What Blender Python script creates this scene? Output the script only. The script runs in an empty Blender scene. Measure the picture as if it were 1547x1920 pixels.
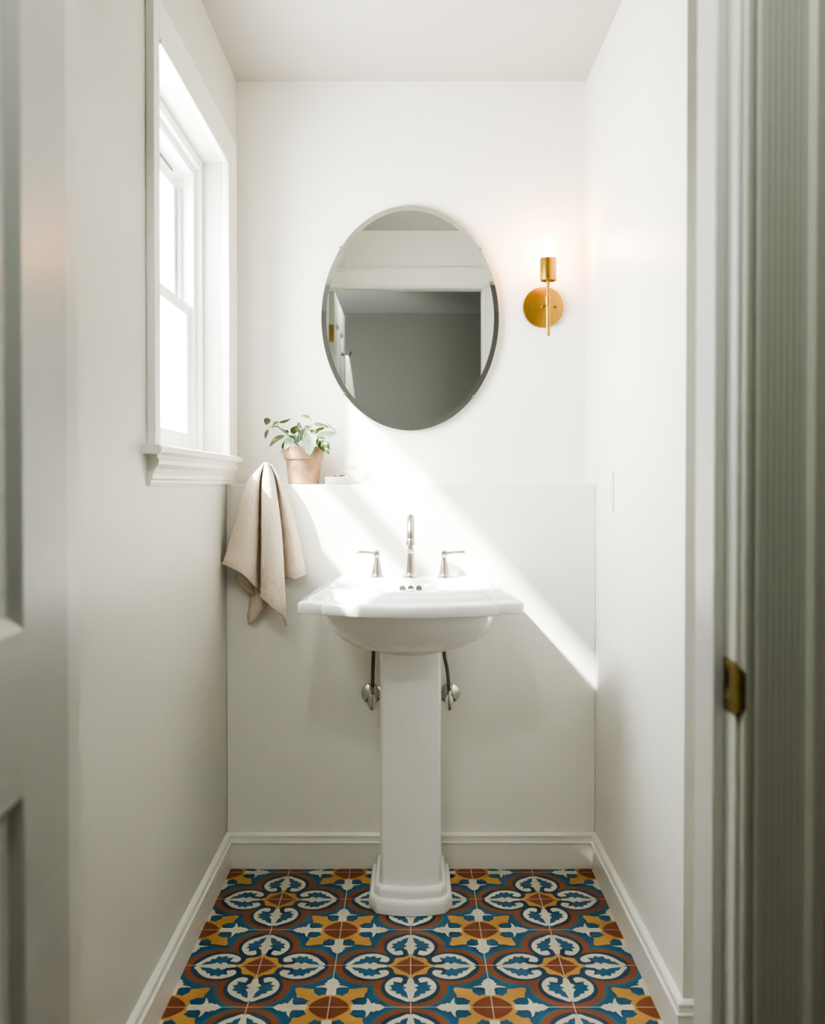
import bpy, bmesh, math, random
from mathutils import Vector, Matrix, noise
random.seed(7)
C = bpy.context.scene.collection
PI = math.pi

# ------------------------------------------------------------------ measured place (metres)
CAM_H = 1.2834
XL, XR = -0.612, 0.615           # side walls
YL, YU = 3.138, 3.34             # face of the ledge wall, face of the upper back wall
ZL, ZC = 1.278, 2.692            # ledge top, ceiling
YN = 2.12                        # where the right wall turns the corner
Y0, Y1 = 1.205, 1.33             # doorway wall: hall face, room face
F_PX, PITCH = 1774.0, math.radians(0.8)
CX, CY = 770.0, 905.1 + F_PX * math.tan(math.radians(0.8))

def at(px, py, x=None, y=None, z=None):
    """photo measurement -> point of the room on a plane of known x, y or z"""
    u, v = (px - CX) / F_PX, (py - CY) / F_PX
    r = (u, math.cos(PITCH) - v * math.sin(PITCH), -math.sin(PITCH) - v * math.cos(PITCH))
    t = x / r[0] if x is not None else (y / r[1] if y is not None else (z - CAM_H) / r[2])
    return Vector((r[0] * t, r[1] * t, CAM_H + r[2] * t))

# ------------------------------------------------------------------ materials
def principled(name, col, rough=0.5, metal=0.0, **kw):
    m = bpy.data.materials.new(name); m.use_nodes = True
    b = m.node_tree.nodes['Principled BSDF']
    b.inputs['Base Color'].default_value = (*col, 1)
    b.inputs['Roughness'].default_value = rough
    b.inputs['Metallic'].default_value = metal
    for k, v in kw.items():
        b.inputs[k].default_value = v
    return m

def add_variation(m, col, scale, amount, bump=0.0, bscale=None, dist=0.01, detail=4):
    """procedural tone variation and surface relief"""
    nt = m.node_tree; b = nt.nodes['Principled BSDF']
    tc = nt.nodes.new('ShaderNodeTexCoord')
    n = nt.nodes.new('ShaderNodeTexNoise'); n.inputs['Scale'].default_value = scale; n.inputs['Detail'].default_value = detail
    nt.links.new(tc.outputs['Object'], n.inputs['Vector'])
    r = nt.nodes.new('ShaderNodeMapRange')
    r.inputs['To Min'].default_value = 1 - amount; r.inputs['To Max'].default_value = 1 + amount
    r.inputs['From Min'].default_value = 0.3; r.inputs['From Max'].default_value = 0.7
    nt.links.new(n.outputs['Fac'], r.inputs['Value'])
    mul = nt.nodes.new('ShaderNodeVectorMath'); mul.operation = 'SCALE'
    mul.inputs[0].default_value = col
    nt.links.new(r.outputs['Result'], mul.inputs['Scale'])
    nt.links.new(mul.outputs['Vector'], b.inputs['Base Color'])
    if bump:
        n2 = nt.nodes.new('ShaderNodeTexNoise'); n2.inputs['Scale'].default_value = bscale or scale; n2.inputs['Detail'].default_value = 5
        nt.links.new(tc.outputs['Object'], n2.inputs['Vector'])
        bp = nt.nodes.new('ShaderNodeBump'); bp.inputs['Strength'].default_value = bump; bp.inputs['Distance'].default_value = dist
        nt.links.new(n2.outputs['Fac'], bp.inputs['Height'])
        nt.links.new(bp.outputs['Normal'], b.inputs['Normal'])
    return m

def paint(name, col, rough, amount=0.012, bump=0.05, bscale=220, **kw):
    return add_variation(principled(name, col, rough, **kw), col, 1.6, amount, bump, bscale, 0.001)

WALL = (0.77, 0.76, 0.715)
M = {}
M['wall'] = paint('warm_white_wall_paint', WALL, 0.42)
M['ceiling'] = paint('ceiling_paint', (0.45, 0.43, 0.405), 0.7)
M['wall_left'] = paint('wall_paint_shade_in_colour', (0.61, 0.605, 0.56), 0.42)  # wall paint darkened: this wall's weaker light is put into the colour
M['trim'] = paint('white_trim_paint', (0.80, 0.795, 0.755), 0.32, 0.01, 0.03, 90)
M['wall_back'] = paint('wall_paint_bounce_in_colour', (0.84, 0.83, 0.785), 0.45)  # wall paint lightened: bounced light on the back wall put into the colour
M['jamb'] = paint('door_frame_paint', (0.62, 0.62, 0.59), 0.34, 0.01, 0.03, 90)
M['recess'] = paint('recess_paint_low_bounce', (0.42, 0.42, 0.38), 0.5)  # wall paint darkened so the recess throws less light on the corner
M['door'] = paint('door_paint', (0.46, 0.465, 0.445), 0.30, 0.015, 0.06, 60)
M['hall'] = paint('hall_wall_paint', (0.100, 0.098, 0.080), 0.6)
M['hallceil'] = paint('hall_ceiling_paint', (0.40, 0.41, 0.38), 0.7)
M['hallfloor'] = paint('hall_floor_boards', (0.16, 0.11, 0.07), 0.4, 0.1)
M['sash'] = paint('white_window_paint', (0.86, 0.86, 0.85), 0.3, 0.005, 0.02)
M['vinyl'] = principled('grey_window_track', (0.55, 0.56, 0.57), 0.4)
M['porcelain'] = principled('glazed_white_porcelain', (0.86, 0.855, 0.84), 0.10, 0, **{'Coat Weight': 0.4, 'Coat Roughness': 0.04})
M['nickel'] = add_variation(principled('brushed_nickel', (0.47, 0.42, 0.385), 0.27, 1.0), (0.47, 0.42, 0.385), 300, 0.06)
M['chrome'] = principled('chrome', (0.62, 0.62, 0.60), 0.12, 1.0)
M['braid'] = add_variation(principled('grey_supply_hose', (0.17, 0.165, 0.14), 0.4, 0.6), (0.17, 0.165, 0.14), 500, 0.3)
M['brass'] = add_variation(principled('brushed_brass', (0.33, 0.195, 0.048), 0.33, 1.0), (0.33, 0.195, 0.048), 90, 0.06, 0.05, 400, 0.0004)
M['oldbrass'] = add_variation(principled('aged_brass', (0.24, 0.185, 0.06), 0.4, 1.0), (0.24, 0.185, 0.06), 60, 0.15)
M['dark'] = principled('dark_hole', (0.012, 0.010, 0.008), 0.7)
M['shadowgrey'] = principled('grey_gasket', (0.16, 0.15, 0.14), 0.6)
M['holemetal'] = principled('grey_overflow_lining', (0.05, 0.047, 0.043), 0.6)
M['mirror'] = principled('silvered_glass', (0.80, 0.82, 0.79), 0.0, 1.0)
M['mirroredge'] = principled('ground_glass_edge', (0.26, 0.28, 0.25), 0.25, 0.5)
M['terra'] = add_variation(principled('pale_terracotta', (0.25, 0.16, 0.092), 0.85), (0.25, 0.16, 0.092), 26, 0.4, 0.3, 90, 0.002, 8)
M['soil'] = add_variation(principled('potting_soil', (0.06, 0.04, 0.025), 0.95), (0.06, 0.04, 0.025), 160, 0.5, 1.0, 200, 0.006)
M['stem'] = principled('dark_green_stem', (0.05, 0.065, 0.02), 0.5)
M['palestem'] = principled('light_green_stem', (0.42, 0.45, 0.24), 0.5)
M['dish'] = add_variation(principled('pinkish_ceramic', (0.62, 0.53, 0.47), 0.45), (0.62, 0.53, 0.47), 40, 0.04)
M['gold'] = principled('gold', (0.80, 0.52, 0.16), 0.2, 1.0)
M['plastic'] = principled('white_switch_plastic', (0.84, 0.83, 0.82), 0.35)
M['whitecloth'] = add_variation(principled('white_cotton', (0.80, 0.80, 0.76), 0.9), (0.80, 0.80, 0.76), 30, 0.03, 0.3, 300, 0.002)

def glass_mat():
    m = bpy.data.materials.new('clear_window_glass'); m.use_nodes = True
    nt = m.node_tree; nt.nodes.clear()
    o = nt.nodes.new('ShaderNodeOutputMaterial'); mix = nt.nodes.new('ShaderNodeMixShader')
    t = nt.nodes.new('ShaderNodeBsdfTransparent'); t.inputs[0].default_value = (0.96, 0.97, 0.96, 1)
    g = nt.nodes.new('ShaderNodeBsdfGlossy'); g.inputs['Roughness'].default_value = 0.02
    lw = nt.nodes.new('ShaderNodeLayerWeight'); lw.inputs['Blend'].default_value = 0.25
    f = nt.nodes.new('ShaderNodeMath'); f.operation = 'MULTIPLY'; f.inputs[1].default_value = 0.22
    nt.links.new(lw.outputs['Facing'], f.inputs[0])
    nt.links.new(f.outputs[0], mix.inputs[0]); nt.links.new(t.outputs[0], mix.inputs[1]); nt.links.new(g.outputs[0], mix.inputs[2])
    nt.links.new(mix.outputs[0], o.inputs[0])
    return m
M['glass'] = glass_mat()

def bulb_mat():
    m = bpy.data.materials.new('glowing_frosted_bulb'); m.use_nodes = True
    nt = m.node_tree; nt.nodes.clear()
    o = nt.nodes.new('ShaderNodeOutputMaterial'); e = nt.nodes.new('ShaderNodeEmission')
    e.inputs['Color'].default_value = (1.0, 0.46, 0.17, 1); e.inputs['Strength'].default_value = BULB
    nt.links.new(e.outputs[0], o.inputs[0])
    return m
BULB = 90.0
M['bulb'] = bulb_mat()

def linen_mat():
    m = principled('natural_linen', (0.5, 0.42, 0.34), 0.92, 0, **{'Sheen Weight': 0.25})
    nt = m.node_tree; b = nt.nodes['Principled BSDF']
    tc = nt.nodes.new('ShaderNodeTexCoord')
    mp = nt.nodes.new('ShaderNodeMapping'); mp.inputs['Scale'].default_value = (500, 500, 90)
    nt.links.new(tc.outputs['Object'], mp.inputs['Vector'])
    n = nt.nodes.new('ShaderNodeTexNoise'); n.inputs['Scale'].default_value = 1.0; n.inputs['Detail'].default_value = 3
    nt.links.new(mp.outputs[0], n.inputs['Vector'])
    cr = nt.nodes.new('ShaderNodeValToRGB')
    cr.color_ramp.elements[0].position = 0.3; cr.color_ramp.elements[0].color = (0.52, 0.43, 0.345, 1)
    cr.color_ramp.elements[1].position = 0.75; cr.color_ramp.elements[1].color = (0.68, 0.59, 0.50, 1)
    nt.links.new(n.outputs['Fac'], cr.inputs[0]); nt.links.new(cr.outputs[0], b.inputs['Base Color'])
    w = nt.nodes.new('ShaderNodeTexNoise'); w.inputs['Scale'].default_value = 38; w.inputs['Detail'].default_value = 6; w.inputs['Distortion'].default_value = 0.35
    nt.links.new(tc.outputs['Object'], w.inputs['Vector'])
    bp = nt.nodes.new('ShaderNodeBump'); bp.inputs['Strength'].default_value = 0.55; bp.inputs['Distance'].default_value = 0.011
    nt.links.new(w.outputs['Fac'], bp.inputs['Height']); nt.links.new(bp.outputs[0], b.inputs['Normal'])
    return m
M['linen'] = linen_mat()
M['linenhem'] = add_variation(principled('linen_hem', (0.46, 0.38, 0.30), 0.92), (0.46, 0.38, 0.30), 200, 0.15)

def leaf_mat(name, base, vein, amount, k=7.0, soft=0.18, blotch=False):
    m = principled(name, base, 0.42, 0, **{'Transmission Weight': 0.0})
    nt = m.node_tree; b = nt.nodes['Principled BSDF']
    uv = nt.nodes.new('ShaderNodeUVMap'); uv.uv_map = 'leaf_uv'
    s = nt.nodes.new('ShaderNodeSeparateXYZ'); nt.links.new(uv.outputs[0], s.inputs[0])
    def mth(op, a, bb=None):
        n = nt.nodes.new('ShaderNodeMath'); n.operation = op
        for i, q in enumerate((a, bb)):
            if q is None: continue
            if isinstance(q, (int, float)): n.inputs[i].default_value = q
            else: nt.links.new(q, n.inputs[i])
        return n.outputs[0]
    across = mth('ABSOLUTE', mth('SUBTRACT', s.outputs['Y'], 0.5))       # 0 at midrib .. 0.5 at the edge
    ph = mth('SUBTRACT', mth('MULTIPLY', s.outputs['X'], k), mth('MULTIPLY', across, k * 0.55))
    fr = mth('ABSOLUTE', mth('SUBTRACT', mth('FRACT', ph), 0.5))         # 0 on the vein
    lateral = mth('LESS_THAN', fr, soft)
    mid = mth('LESS_THAN', across, 0.022)
    fac = mth('MAXIMUM', lateral, mid)
    if blotch:
        n = nt.nodes.new('ShaderNodeTexNoise'); n.inputs['Scale'].default_value = 60
        tc = nt.nodes.new('ShaderNodeTexCoord'); nt.links.new(tc.outputs['Object'], n.inputs['Vector'])
        fac = mth('MULTIPLY', fac, mth('GREATER_THAN', n.outputs['Fac'], 0.47))
    fac = mth('MULTIPLY', fac, amount)
    mix = nt.nodes.new('ShaderNodeMix'); mix.data_type = 'RGBA'
    mix.inputs['A'].default_value = (*base, 1); mix.inputs['B'].default_value = (*vein, 1)
    nt.links.new(fac, mix.inputs['Factor']); nt.links.new(mix.outputs['Result'], b.inputs['Base Color'])
    # thin blade lets some light through
    o = nt.nodes['Material Output']; tr = nt.nodes.new('ShaderNodeBsdfTranslucent')
    nt.links.new(mix.outputs['Result'], tr.inputs[0])
    ms = nt.nodes.new('ShaderNodeMixShader'); ms.inputs[0].default_value = 0.2
    nt.links.new(b.outputs[0], ms.inputs[1]); nt.links.new(tr.outputs[0], ms.inputs[2]); nt.links.new(ms.outputs[0], o.inputs[0])
    return m
M['leafpale'] = leaf_mat('silvery_leaf_with_dark_veins', (0.25, 0.34, 0.22), (0.035, 0.095, 0.06), 0.85, 7.0, 0.13)
M['leafdark'] = leaf_mat('dark_green_leaf', (0.028, 0.052, 0.010), (0.07, 0.10, 0.03), 0.6, 5.0, 0.08)
M['leafmid'] = leaf_mat('mid_green_leaf', (0.11, 0.16, 0.045), (0.06, 0.10, 0.03), 0.6, 5.0, 0.1)
M['leafmix'] = leaf_mat('dark_leaf_with_cream_stripes', (0.020, 0.048, 0.008), (0.34, 0.39, 0.16), 0.9, 3.6, 0.15, True)
M['leafolive'] = leaf_mat('olive_leaf', (0.075, 0.08, 0.028), (0.12, 0.12, 0.05), 0.5, 5.0, 0.08)

# ------------------------------------------------------------------ mesh helpers
def box(bm, a, b):
    vs = [bm.verts.new((x, y, z)) for x in (a[0], b[0]) for y in (a[1], b[1]) for z in (a[2], b[2])]
    for q in ((0, 1, 3, 2), (4, 6, 7, 5), (0, 4, 5, 1), (2, 3, 7, 6), (0, 2, 6, 4), (1, 5, 7, 3)):
        bm.faces.new([vs[i] for i in q])
    return vs

def loft(bm, loops, cap0=True, cap1=True, closed=True):
    rows = [[bm.verts.new(p) for p in lp] for lp in loops]
    n = len(rows[0])
    for a, b in zip(rows, rows[1:]):
        for i in range(n if closed else n - 1):
            j = (i + 1) % n
            bm.faces.new((a[i], a[j], b[j], b[i]))
    if cap0: bm.faces.new(list(reversed(rows[0])))
    if cap1: bm.faces.new(rows[-1])
    return rows

def lathe(bm, prof, center, axis='z', seg=40, cap0=True, cap1=True, sx=1.0, sy=1.0):
    loops = []
    for r, h in prof:
        lp = []
        for i in range(seg):
            a = 2 * PI * i / seg; p, q = r * math.cos(a) * sx, r * math.sin(a) * sy
            v = {'z': (p, q, h), 'y': (p, h, q), 'x': (h, p, q)}[axis]
            lp.append(Vector(center) + Vector(v))
        loops.append(lp)
    return loft(bm, loops, cap0, cap1)

def prism(bm, prof, fn, a, b):
    """profile of 2D points swept from a to b; fn(p, q, t) -> point"""
    return loft(bm, [[fn(p, q, a) for p, q in prof], [fn(p, q, b) for p, q in prof]])

def catmull(pts, n=8):
    pts = [Vector(p) for p in pts]; P = [2 * pts[0] - pts[1]] + pts + [2 * pts[-1] - pts[-2]]; out = []
    for i in range(1, len(P) - 2):
        for k in range(n):
            t = k / n; a, b, c, d = P[i - 1:i + 3]
            out.append(0.5 * ((2 * b) + (c - a) * t + (2 * a - 5 * b + 4 * c - d) * t * t + (3 * b - a - 3 * c + d) * t ** 3))
    out.append(pts[-1]); return out

def tube(bm, pts, rad, seg=12, caps=True):
    pts = [Vector(p) for p in pts]; n = len(pts)
    rads = rad if isinstance(rad, (list, tuple)) else [rad] * n
    up = None; loops = []
    for i, p in enumerate(pts):
        t = (pts[min(i + 1, n - 1)] - pts[max(i - 1, 0)]).normalized()
        if up is None:
            up = Vector((0, 0, 1)) if abs(t.z) < 0.9 else Vector((1, 0, 0))
        s = t.cross(up).normalized(); up = s.cross(t).normalized()
        loops.append([p + rads[i] * (math.cos(2 * PI * k / seg) * s + math.sin(2 * PI * k / seg) * up) for k in range(seg)])
    return loft(bm, loops, caps, caps)

def obj(name, bm, mat, parent=None, smooth=False, bevel=0.0, angle=35, segs=2):
    bmesh.ops.recalc_face_normals(bm, faces=bm.faces)
    me = bpy.data.meshes.new(name); bm.to_mesh(me); bm.free()
    for mm in (mat if isinstance(mat, (list, tuple)) else [mat]): me.materials.append(mm)
    o = bpy.data.objects.new(name, me); C.objects.link(o)
    if parent is not None:
        o.parent = parent
        o.matrix_parent_inverse = Matrix.Translation(-Vector(parent.location)) if parent.parent is None else Matrix.Identity(4)
    if bevel:
        b = o.modifiers.new('bevel', 'BEVEL'); b.width = bevel; b.segments = segs; b.limit_method = 'ANGLE'; b.angle_limit = math.radians(30)
    if smooth or bevel:
        for p in me.polygons: p.use_smooth = True
        e = [x for x in me.edges]
        me.set_sharp_from_angle(angle=math.radians(angle))
    return o

def new(): return bmesh.new()

def thing(name, label, cat, loc=(0, 0, 0), group=None):
    o = bpy.data.objects.new(name, None); C.objects.link(o); o.location = loc; o.empty_display_size = 0.05
    tag(o, label, cat, group); return o

def tag(o, label, cat, group=None, kind=None):
    o['label'] = label; o['category'] = cat
    if group: o['group'] = group
    if kind: o['kind'] = kind
    return o

def struct(name, bm, mat, label, cat, **kw):
    return tag(obj(name, bm, mat, None, **kw), label, cat, kind='structure')

# ================================================================== THE ROOM
# left wall with the window opening; the far reveal is square, the unseen near reveal is splayed to widen the sun patch
WY0, WY1, WZ0, WZ1 = 2.245, 3.075, 1.352, 2.318
XO = -0.80
bm = new()
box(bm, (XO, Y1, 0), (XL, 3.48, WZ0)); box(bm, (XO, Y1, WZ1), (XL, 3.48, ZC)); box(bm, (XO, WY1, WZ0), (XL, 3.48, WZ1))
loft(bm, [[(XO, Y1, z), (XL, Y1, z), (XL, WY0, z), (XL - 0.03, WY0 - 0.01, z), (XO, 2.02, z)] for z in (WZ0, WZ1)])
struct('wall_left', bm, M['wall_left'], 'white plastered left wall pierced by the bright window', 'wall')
bm = new(); box(bm, (XL, YU, ZL - 0.02), (XR, 3.48, ZC))
struct('wall_back', bm, M['wall_back'], 'white upper back wall behind the oval mirror and brass sconce', 'wall')
bm = new(); box(bm, (XL, YL, 0), (XR, 3.48, ZL))
struct('wall_ledge', bm, M['wall_back'], 'thick white lower back wall forming a shelf ledge behind the sink', 'wall', bevel=0.003)
bm = new(); box(bm, (XR, YN, 0), (1.3, 3.48, ZC))
struct('wall_right', bm, M['wall'], 'white right wall with the light switch, ending at a corner', 'wall', bevel=0.003)
bm = new(); box(bm, (1.15, Y1, 0), (1.3, YN, ZC))
struct('wall_recess', bm, M['recess'], 'white side wall of the recess behind the right door jamb', 'wall')
DX0, DX1, DZ = -0.4805, 0.4155, 2.385        # rough door opening (rabbet faces)
bm = new()
box(bm, (XO, Y0, 0), (DX0 - 0.02, Y1, ZC)); box(bm, (DX1 + 0.02, Y0, 0), (1.3, Y1, ZC)); box(bm, (DX0 - 0.02, Y0, DZ + 0.02), (DX1 + 0.02, Y1, ZC))
struct('wall_front', bm, M['wall'], 'white wall around the doorway seen in the mirror', 'wall')
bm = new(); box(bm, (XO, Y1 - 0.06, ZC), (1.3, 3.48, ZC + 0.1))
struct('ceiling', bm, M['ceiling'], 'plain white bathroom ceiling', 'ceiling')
# the hall the photograph is taken from
HX0, HX1, HY = -1.25, 1.35, -1.25
bm = new(); box(bm, (HX0, HY, ZC), (HX1, Y0 + 0.065, ZC + 0.1))
struct('ceiling_hall', bm, M['hallceil'], 'dim hallway ceiling reflected in the mirror', 'ceiling')
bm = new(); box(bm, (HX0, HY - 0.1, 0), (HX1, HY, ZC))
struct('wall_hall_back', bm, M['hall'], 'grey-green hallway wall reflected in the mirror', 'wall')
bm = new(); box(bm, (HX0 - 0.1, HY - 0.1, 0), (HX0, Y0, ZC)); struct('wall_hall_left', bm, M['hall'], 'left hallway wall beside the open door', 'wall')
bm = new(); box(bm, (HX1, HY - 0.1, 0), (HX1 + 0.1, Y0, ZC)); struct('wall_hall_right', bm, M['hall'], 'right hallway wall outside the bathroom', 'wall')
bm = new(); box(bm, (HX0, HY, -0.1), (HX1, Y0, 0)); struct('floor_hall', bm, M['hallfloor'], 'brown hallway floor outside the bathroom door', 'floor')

# ------------------------------------------------------------------ patterned cement tile floor
T = 0.2; TY = 2.494
def tile_mat(name, col):
    return add_variation(principled(name, col, 0.42, 0, **{'Specular IOR Level': 0.35}), col, 9, 0.14, 0.05, 120, 0.001, 6)
TM = [tile_mat('tile_blue', (0.026, 0.105, 0.205)), tile_mat('tile_teal', (0.040, 0.155, 0.205)), tile_mat('tile_rust', (0.245, 0.078, 0.035)),
      tile_mat('tile_navy', (0.018, 0.058, 0.112)), tile_mat('tile_cream', (0.60, 0.565, 0.455)), tile_mat('tile_ochre', (0.47, 0.265, 0.075)),
      tile_mat('tile_brown', (0.205, 0.060, 0.026)), tile_mat('tile_grout', (0.56, 0.50, 0.42))]
BLUE, TEAL, RUST, NAVY, CREAM, OCHRE, BROWN, GROUT = range(8)
FX0, FX1, FY0, FY1 = XL, 1.15, Y0, YL
bmf = new()
zt = [0.0]
def inside(poly):
    """clip a convex-or-not polygon to the floor rectangle (Sutherland-Hodgman)"""
    for ax, lim, sg in ((0, FX0, 1), (0, FX1, -1), (1, FY0, 1), (1, FY1, -1)):
        out = []
        for i, p in enumerate(poly):
            q = poly[(i + 1) % len(poly)]
            dp, dq = sg * (p[ax] - lim), sg * (q[ax] - lim)
            if dp >= 0: out.append(p)
            if dp * dq < 0:
                t = dp / (dp - dq); out.append((p[0] + t * (q[0] - p[0]), p[1] + t * (q[1] - p[1])))
        poly = out
        if len(poly) < 3: return None
    return poly
def flat(poly, mi, z):
    poly = inside(poly)
    if not poly: return
    cl = []
    for p in poly:
        if not cl or (abs(p[0] - cl[-1][0]) + abs(p[1] - cl[-1][1])) > 1e-6: cl.append(p)
    if len(cl) > 2 and (abs(cl[0][0] - cl[-1][0]) + abs(cl[0][1] - cl[-1][1])) < 1e-6: cl.pop()
    if len(cl) < 3: return
    ar = sum(a[0] * b[1] - b[0] * a[1] for a, b in zip(cl, cl[1:] + cl[:1]))
    if abs(ar) < 1e-8: return
    if ar < 0: cl.reverse()
    f = bmf.faces.new([bmf.verts.new((x, y, z)) for x, y in cl]); f.material_index = mi
def ell(cx, cy, rx, ry, n=40, a0=0, a1=2 * PI):
    return [(cx + rx * math.cos(a0 + (a1 - a0) * i / n), cy + ry * math.sin(a0 + (a1 - a0) * i / n)) for i in range(n)]
def sm(pts, n=4):
    """rounded closed outline through the points"""
    m = len(pts); out = []
    for i in range(m):
        a, b, c, d = (Vector((*pts[(i + k) % m], 0)) for k in (-1, 0, 1, 2))
        for k in range(n):
            t = k / n
            v = 0.5 * ((2 * b) + (c - a) * t + (2 * a - 5 * b + 4 * c - d) * t * t + (3 * b - a - 3 * c + d) * t ** 3)
            out.append((v.x, v.y))
    return out
def sym4(poly, mirror=True):
    res = []
    for k in range(4):
        c, s = round(math.cos(k * PI / 2)), round(math.sin(k * PI / 2))
        for mi in ((1, -1) if mirror else (1,)):
            res.append([(c * x - s * y * mi, s * x + c * y * mi) for x, y in poly])
    return res
A_SHAPES, B_SHAPES = [], []          # (z layer, colour, outline in tile units)
def quat(off):
    """outline of the four-lobed frame, as one star-shaped polygon"""
    out = []
    for k in range(144):
        a = 2 * PI * k / 144; c, s = math.cos(a), math.sin(a); best = 0.44 + off * 0.5
        for j in range(4):
            lx, ly = 0.53 * math.cos(j * PI / 2), 0.53 * math.sin(j * PI / 2); r = 0.372 + off
            d = c * lx + s * ly; disc = d * d - (0.53 ** 2 - r * r)
            if disc > 0: best = max(best, d + math.sqrt(disc))
        out.append((best * c, best * s))
    return out
for lay, col, off in ((1, TEAL, 0.122), (2, RUST, 0.094), (3, NAVY, 0.005)): A_SHAPES.append((lay, col, quat(off)))
for p in sym4(sm([(0.30, 0.0), (0.33, 0.03), (0.36, 0.055), (0.44, 0.05), (0.44, 0.10), (0.40, 0.115), (0.325, 0.10), (0.285, 0.155), (0.30, 0.225), (0.37, 0.285), (0.47, 0.325), (0.60, 0.315), (0.71, 0.25), (0.80, 0.13), (0.835, 0.0)])):
    A_SHAPES.append((4, CREAM, p))
LEAF = [(0.79, 0.03), (0.735, 0.115), (0.69, 0.125), (0.675, 0.19), (0.63, 0.185), (0.60, 0.262), (0.545, 0.235), (0.49, 0.272), (0.465, 0.215), (0.385, 0.225), (0.41, 0.16), (0.425, 0.135), (0.46, 0.13), (0.45, 0.075), (0.50, 0.095), (0.54, 0.045), (0.58, 0.09), (0.65, 0.05)]
for p in sym4(LEAF): A_SHAPES.append((5, BLUE, p))
for p in sym4([(0.275, 0.022), (0.34, 0.035), (0.42, 0.048), (0.458, 0.085), (0.46, 0.145), (0.435, 0.18), (0.40, 0.178), (0.418, 0.14), (0.408, 0.10), (0.365, 0.075), (0.315, 0.066), (0.285, 0.08)]): A_SHAPES.append((5, NAVY, p))
for p in sym4([(0.22, 0.0), (0.30, 0.022), (0.38, 0.03), (0.47, 0.042), (0.53, 0.022), (0.83, 0.018), (0.835, 0.0)]): A_SHAPES.append((6, CREAM, p))
for p in sym4(sm([(0, 0), (0.315, 0.0), (0.25, 0.06), (0.225, 0.12), (0.205, 0.20), (0.16, 0.18), (0.0, 0.16)], 3)): A_SHAPES.append((7, OCHRE, p))
A_SHAPES.append((7.5, OCHRE, ell(0, 0, 0.24, 0.24, 32)))
for p in sym4([(0, 0), (0.245, 0.0), (0.205, 0.035), (0.175, 0.045), (0.17, 0.085), (0.135, 0.095), (0.13, 0.13), (0, 0.13)]): A_SHAPES.append((8, BROWN, p))
# star flower between the quatrefoils
B_SHAPES.append((3.5, OCHRE, ell(0, 0, 0.305, 0.305, 40)))
for p in sym4(sm([(0.12, 0.12), (0.24, 0.13), (0.29, 0.17), (0.34, 0.215), (0.42, 0.225), (0.425, 0.29), (0.455, 0.39), (0.44, 0.44), (0.28, 0.28)], 3)): B_SHAPES.append((4, OCHRE, p))
for p in sym4(sm([(0.26, 0.145), (0.31, 0.10), (0.39, 0.11), (0.40, 0.165), (0.36, 0.20), (0.31, 0.18)], 3)): B_SHAPES.append((5, BLUE, p))
for p in sym4([(0.27, 0.0), (0.275, 0.062), (0.36, 0.062), (0.42, 0.055), (0.452, 0.08), (0.462, 0.15), (0.452, 0.215), (0.478, 0.185), (0.50, 0.13), (0.512, 0.085), (0.555, 0.10), (0.58, 0.068), (0.615, 0.074), (0.645, 0.045), (0.69, 0.0)]): B_SHAPES.append((6, CREAM, p))
B_SHAPES.append((7, BROWN, [((0.235 + 0.01 * math.cos(4 * a)) * math.cos(a), (0.235 + 0.01 * math.cos(4 * a)) * math.sin(a)) for a in [2 * PI * k / 48 for k in range(48)]]))
flat([(FX0, FY0), (FX1, FY0), (FX1, FY1), (FX0, FY1)], BLUE, 0.0)
zk = 0.00005
def stamp(shapes, ox, oy, par=0, g0=0):
    grp, last = g0, None
    for i, (l, c, poly) in enumerate(shapes):
        if (l, c) != last: grp += 1; last = (l, c)
        flat([(ox + x * T, oy + y * T) for x, y in poly], c, zk * (1 + 2 * grp + (i % 2) + 0.5 * par))
for i in range(-3, 4):
    for j in range(-4, 5):
        stamp(A_SHAPES, i * 2 * T, TY + j * 2 * T, (i + j) % 2); stamp(B_SHAPES, (i * 2 + 1) * T, TY + (j * 2 + 1) * T, 0, 12)
g = 0.0012
for i in range(-8, 9): flat([(i * T - g, FY0), (i * T + g, FY0), (i * T + g, FY1), (i * T - g, FY1)], GROUT, zk * 46)
for j in range(-9, 9): flat([(FX0, TY + j * T - g), (FX1, TY + j * T - g), (FX1, TY + j * T + g), (FX0, TY + j * T + g)], GROUT, zk * 47)
for f in bmf.faces: f.normal_update()
bmesh.ops.triangulate(bmf, faces=[f for f in bmf.faces if len(f.verts) > 4])
for f in bmf.faces:
    f.normal_update()
me = bpy.data.meshes.new('floor'); 
bb = [bmf.verts.new((x, y, -0.1)) for x, y in ((FX0, FY0), (FX1, FY0), (FX1, FY1), (FX0, FY1))]
bmf.faces.new(list(reversed(bb)))
bmf.to_mesh(me); bmf.free()
for m_ in TM: me.materials.append(m_)
fl = bpy.data.objects.new('floor', me); C.objects.link(fl)
tag(fl, 'patterned cement tile floor in blue, rust, ochre and cream', 'floor', kind='structure')

# ------------------------------------------------------------------ baseboards (flat board with a stepped cap)
BP = [(0, 0), (0.015, 0), (0.015, 0.084), (0.0185, 0.087), (0.0185, 0.091), (0.0135, 0.094), (0.0125, 0.104), (0.014, 0.107), (0.014, 0.112), (0.009, 0.117), (0, 0.119)]
bm = new(); prism(bm, BP, lambda p, q, t: (t, YL - p, q), XL, XR); struct('baseboard_back', bm, M['trim'], 'white moulded baseboard along the back wall under the sink', 'baseboard')
bm = new(); prism(bm, BP, lambda p, q, t: (XL + p, t, q), Y1, YL); struct('baseboard_left', bm, M['trim'], 'white moulded baseboard along the left wall below the window', 'baseboard')
bm = new()
def rb(p, q, t):
    return ((XR - p, YN - p, q) if t == 1 else (XR - p, YL, q) if t == 0 else (1.15, YN - p, q))
loft(bm, [[rb(p, q, t) for p, q in BP] for t in (0, 1, 2)])
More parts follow.
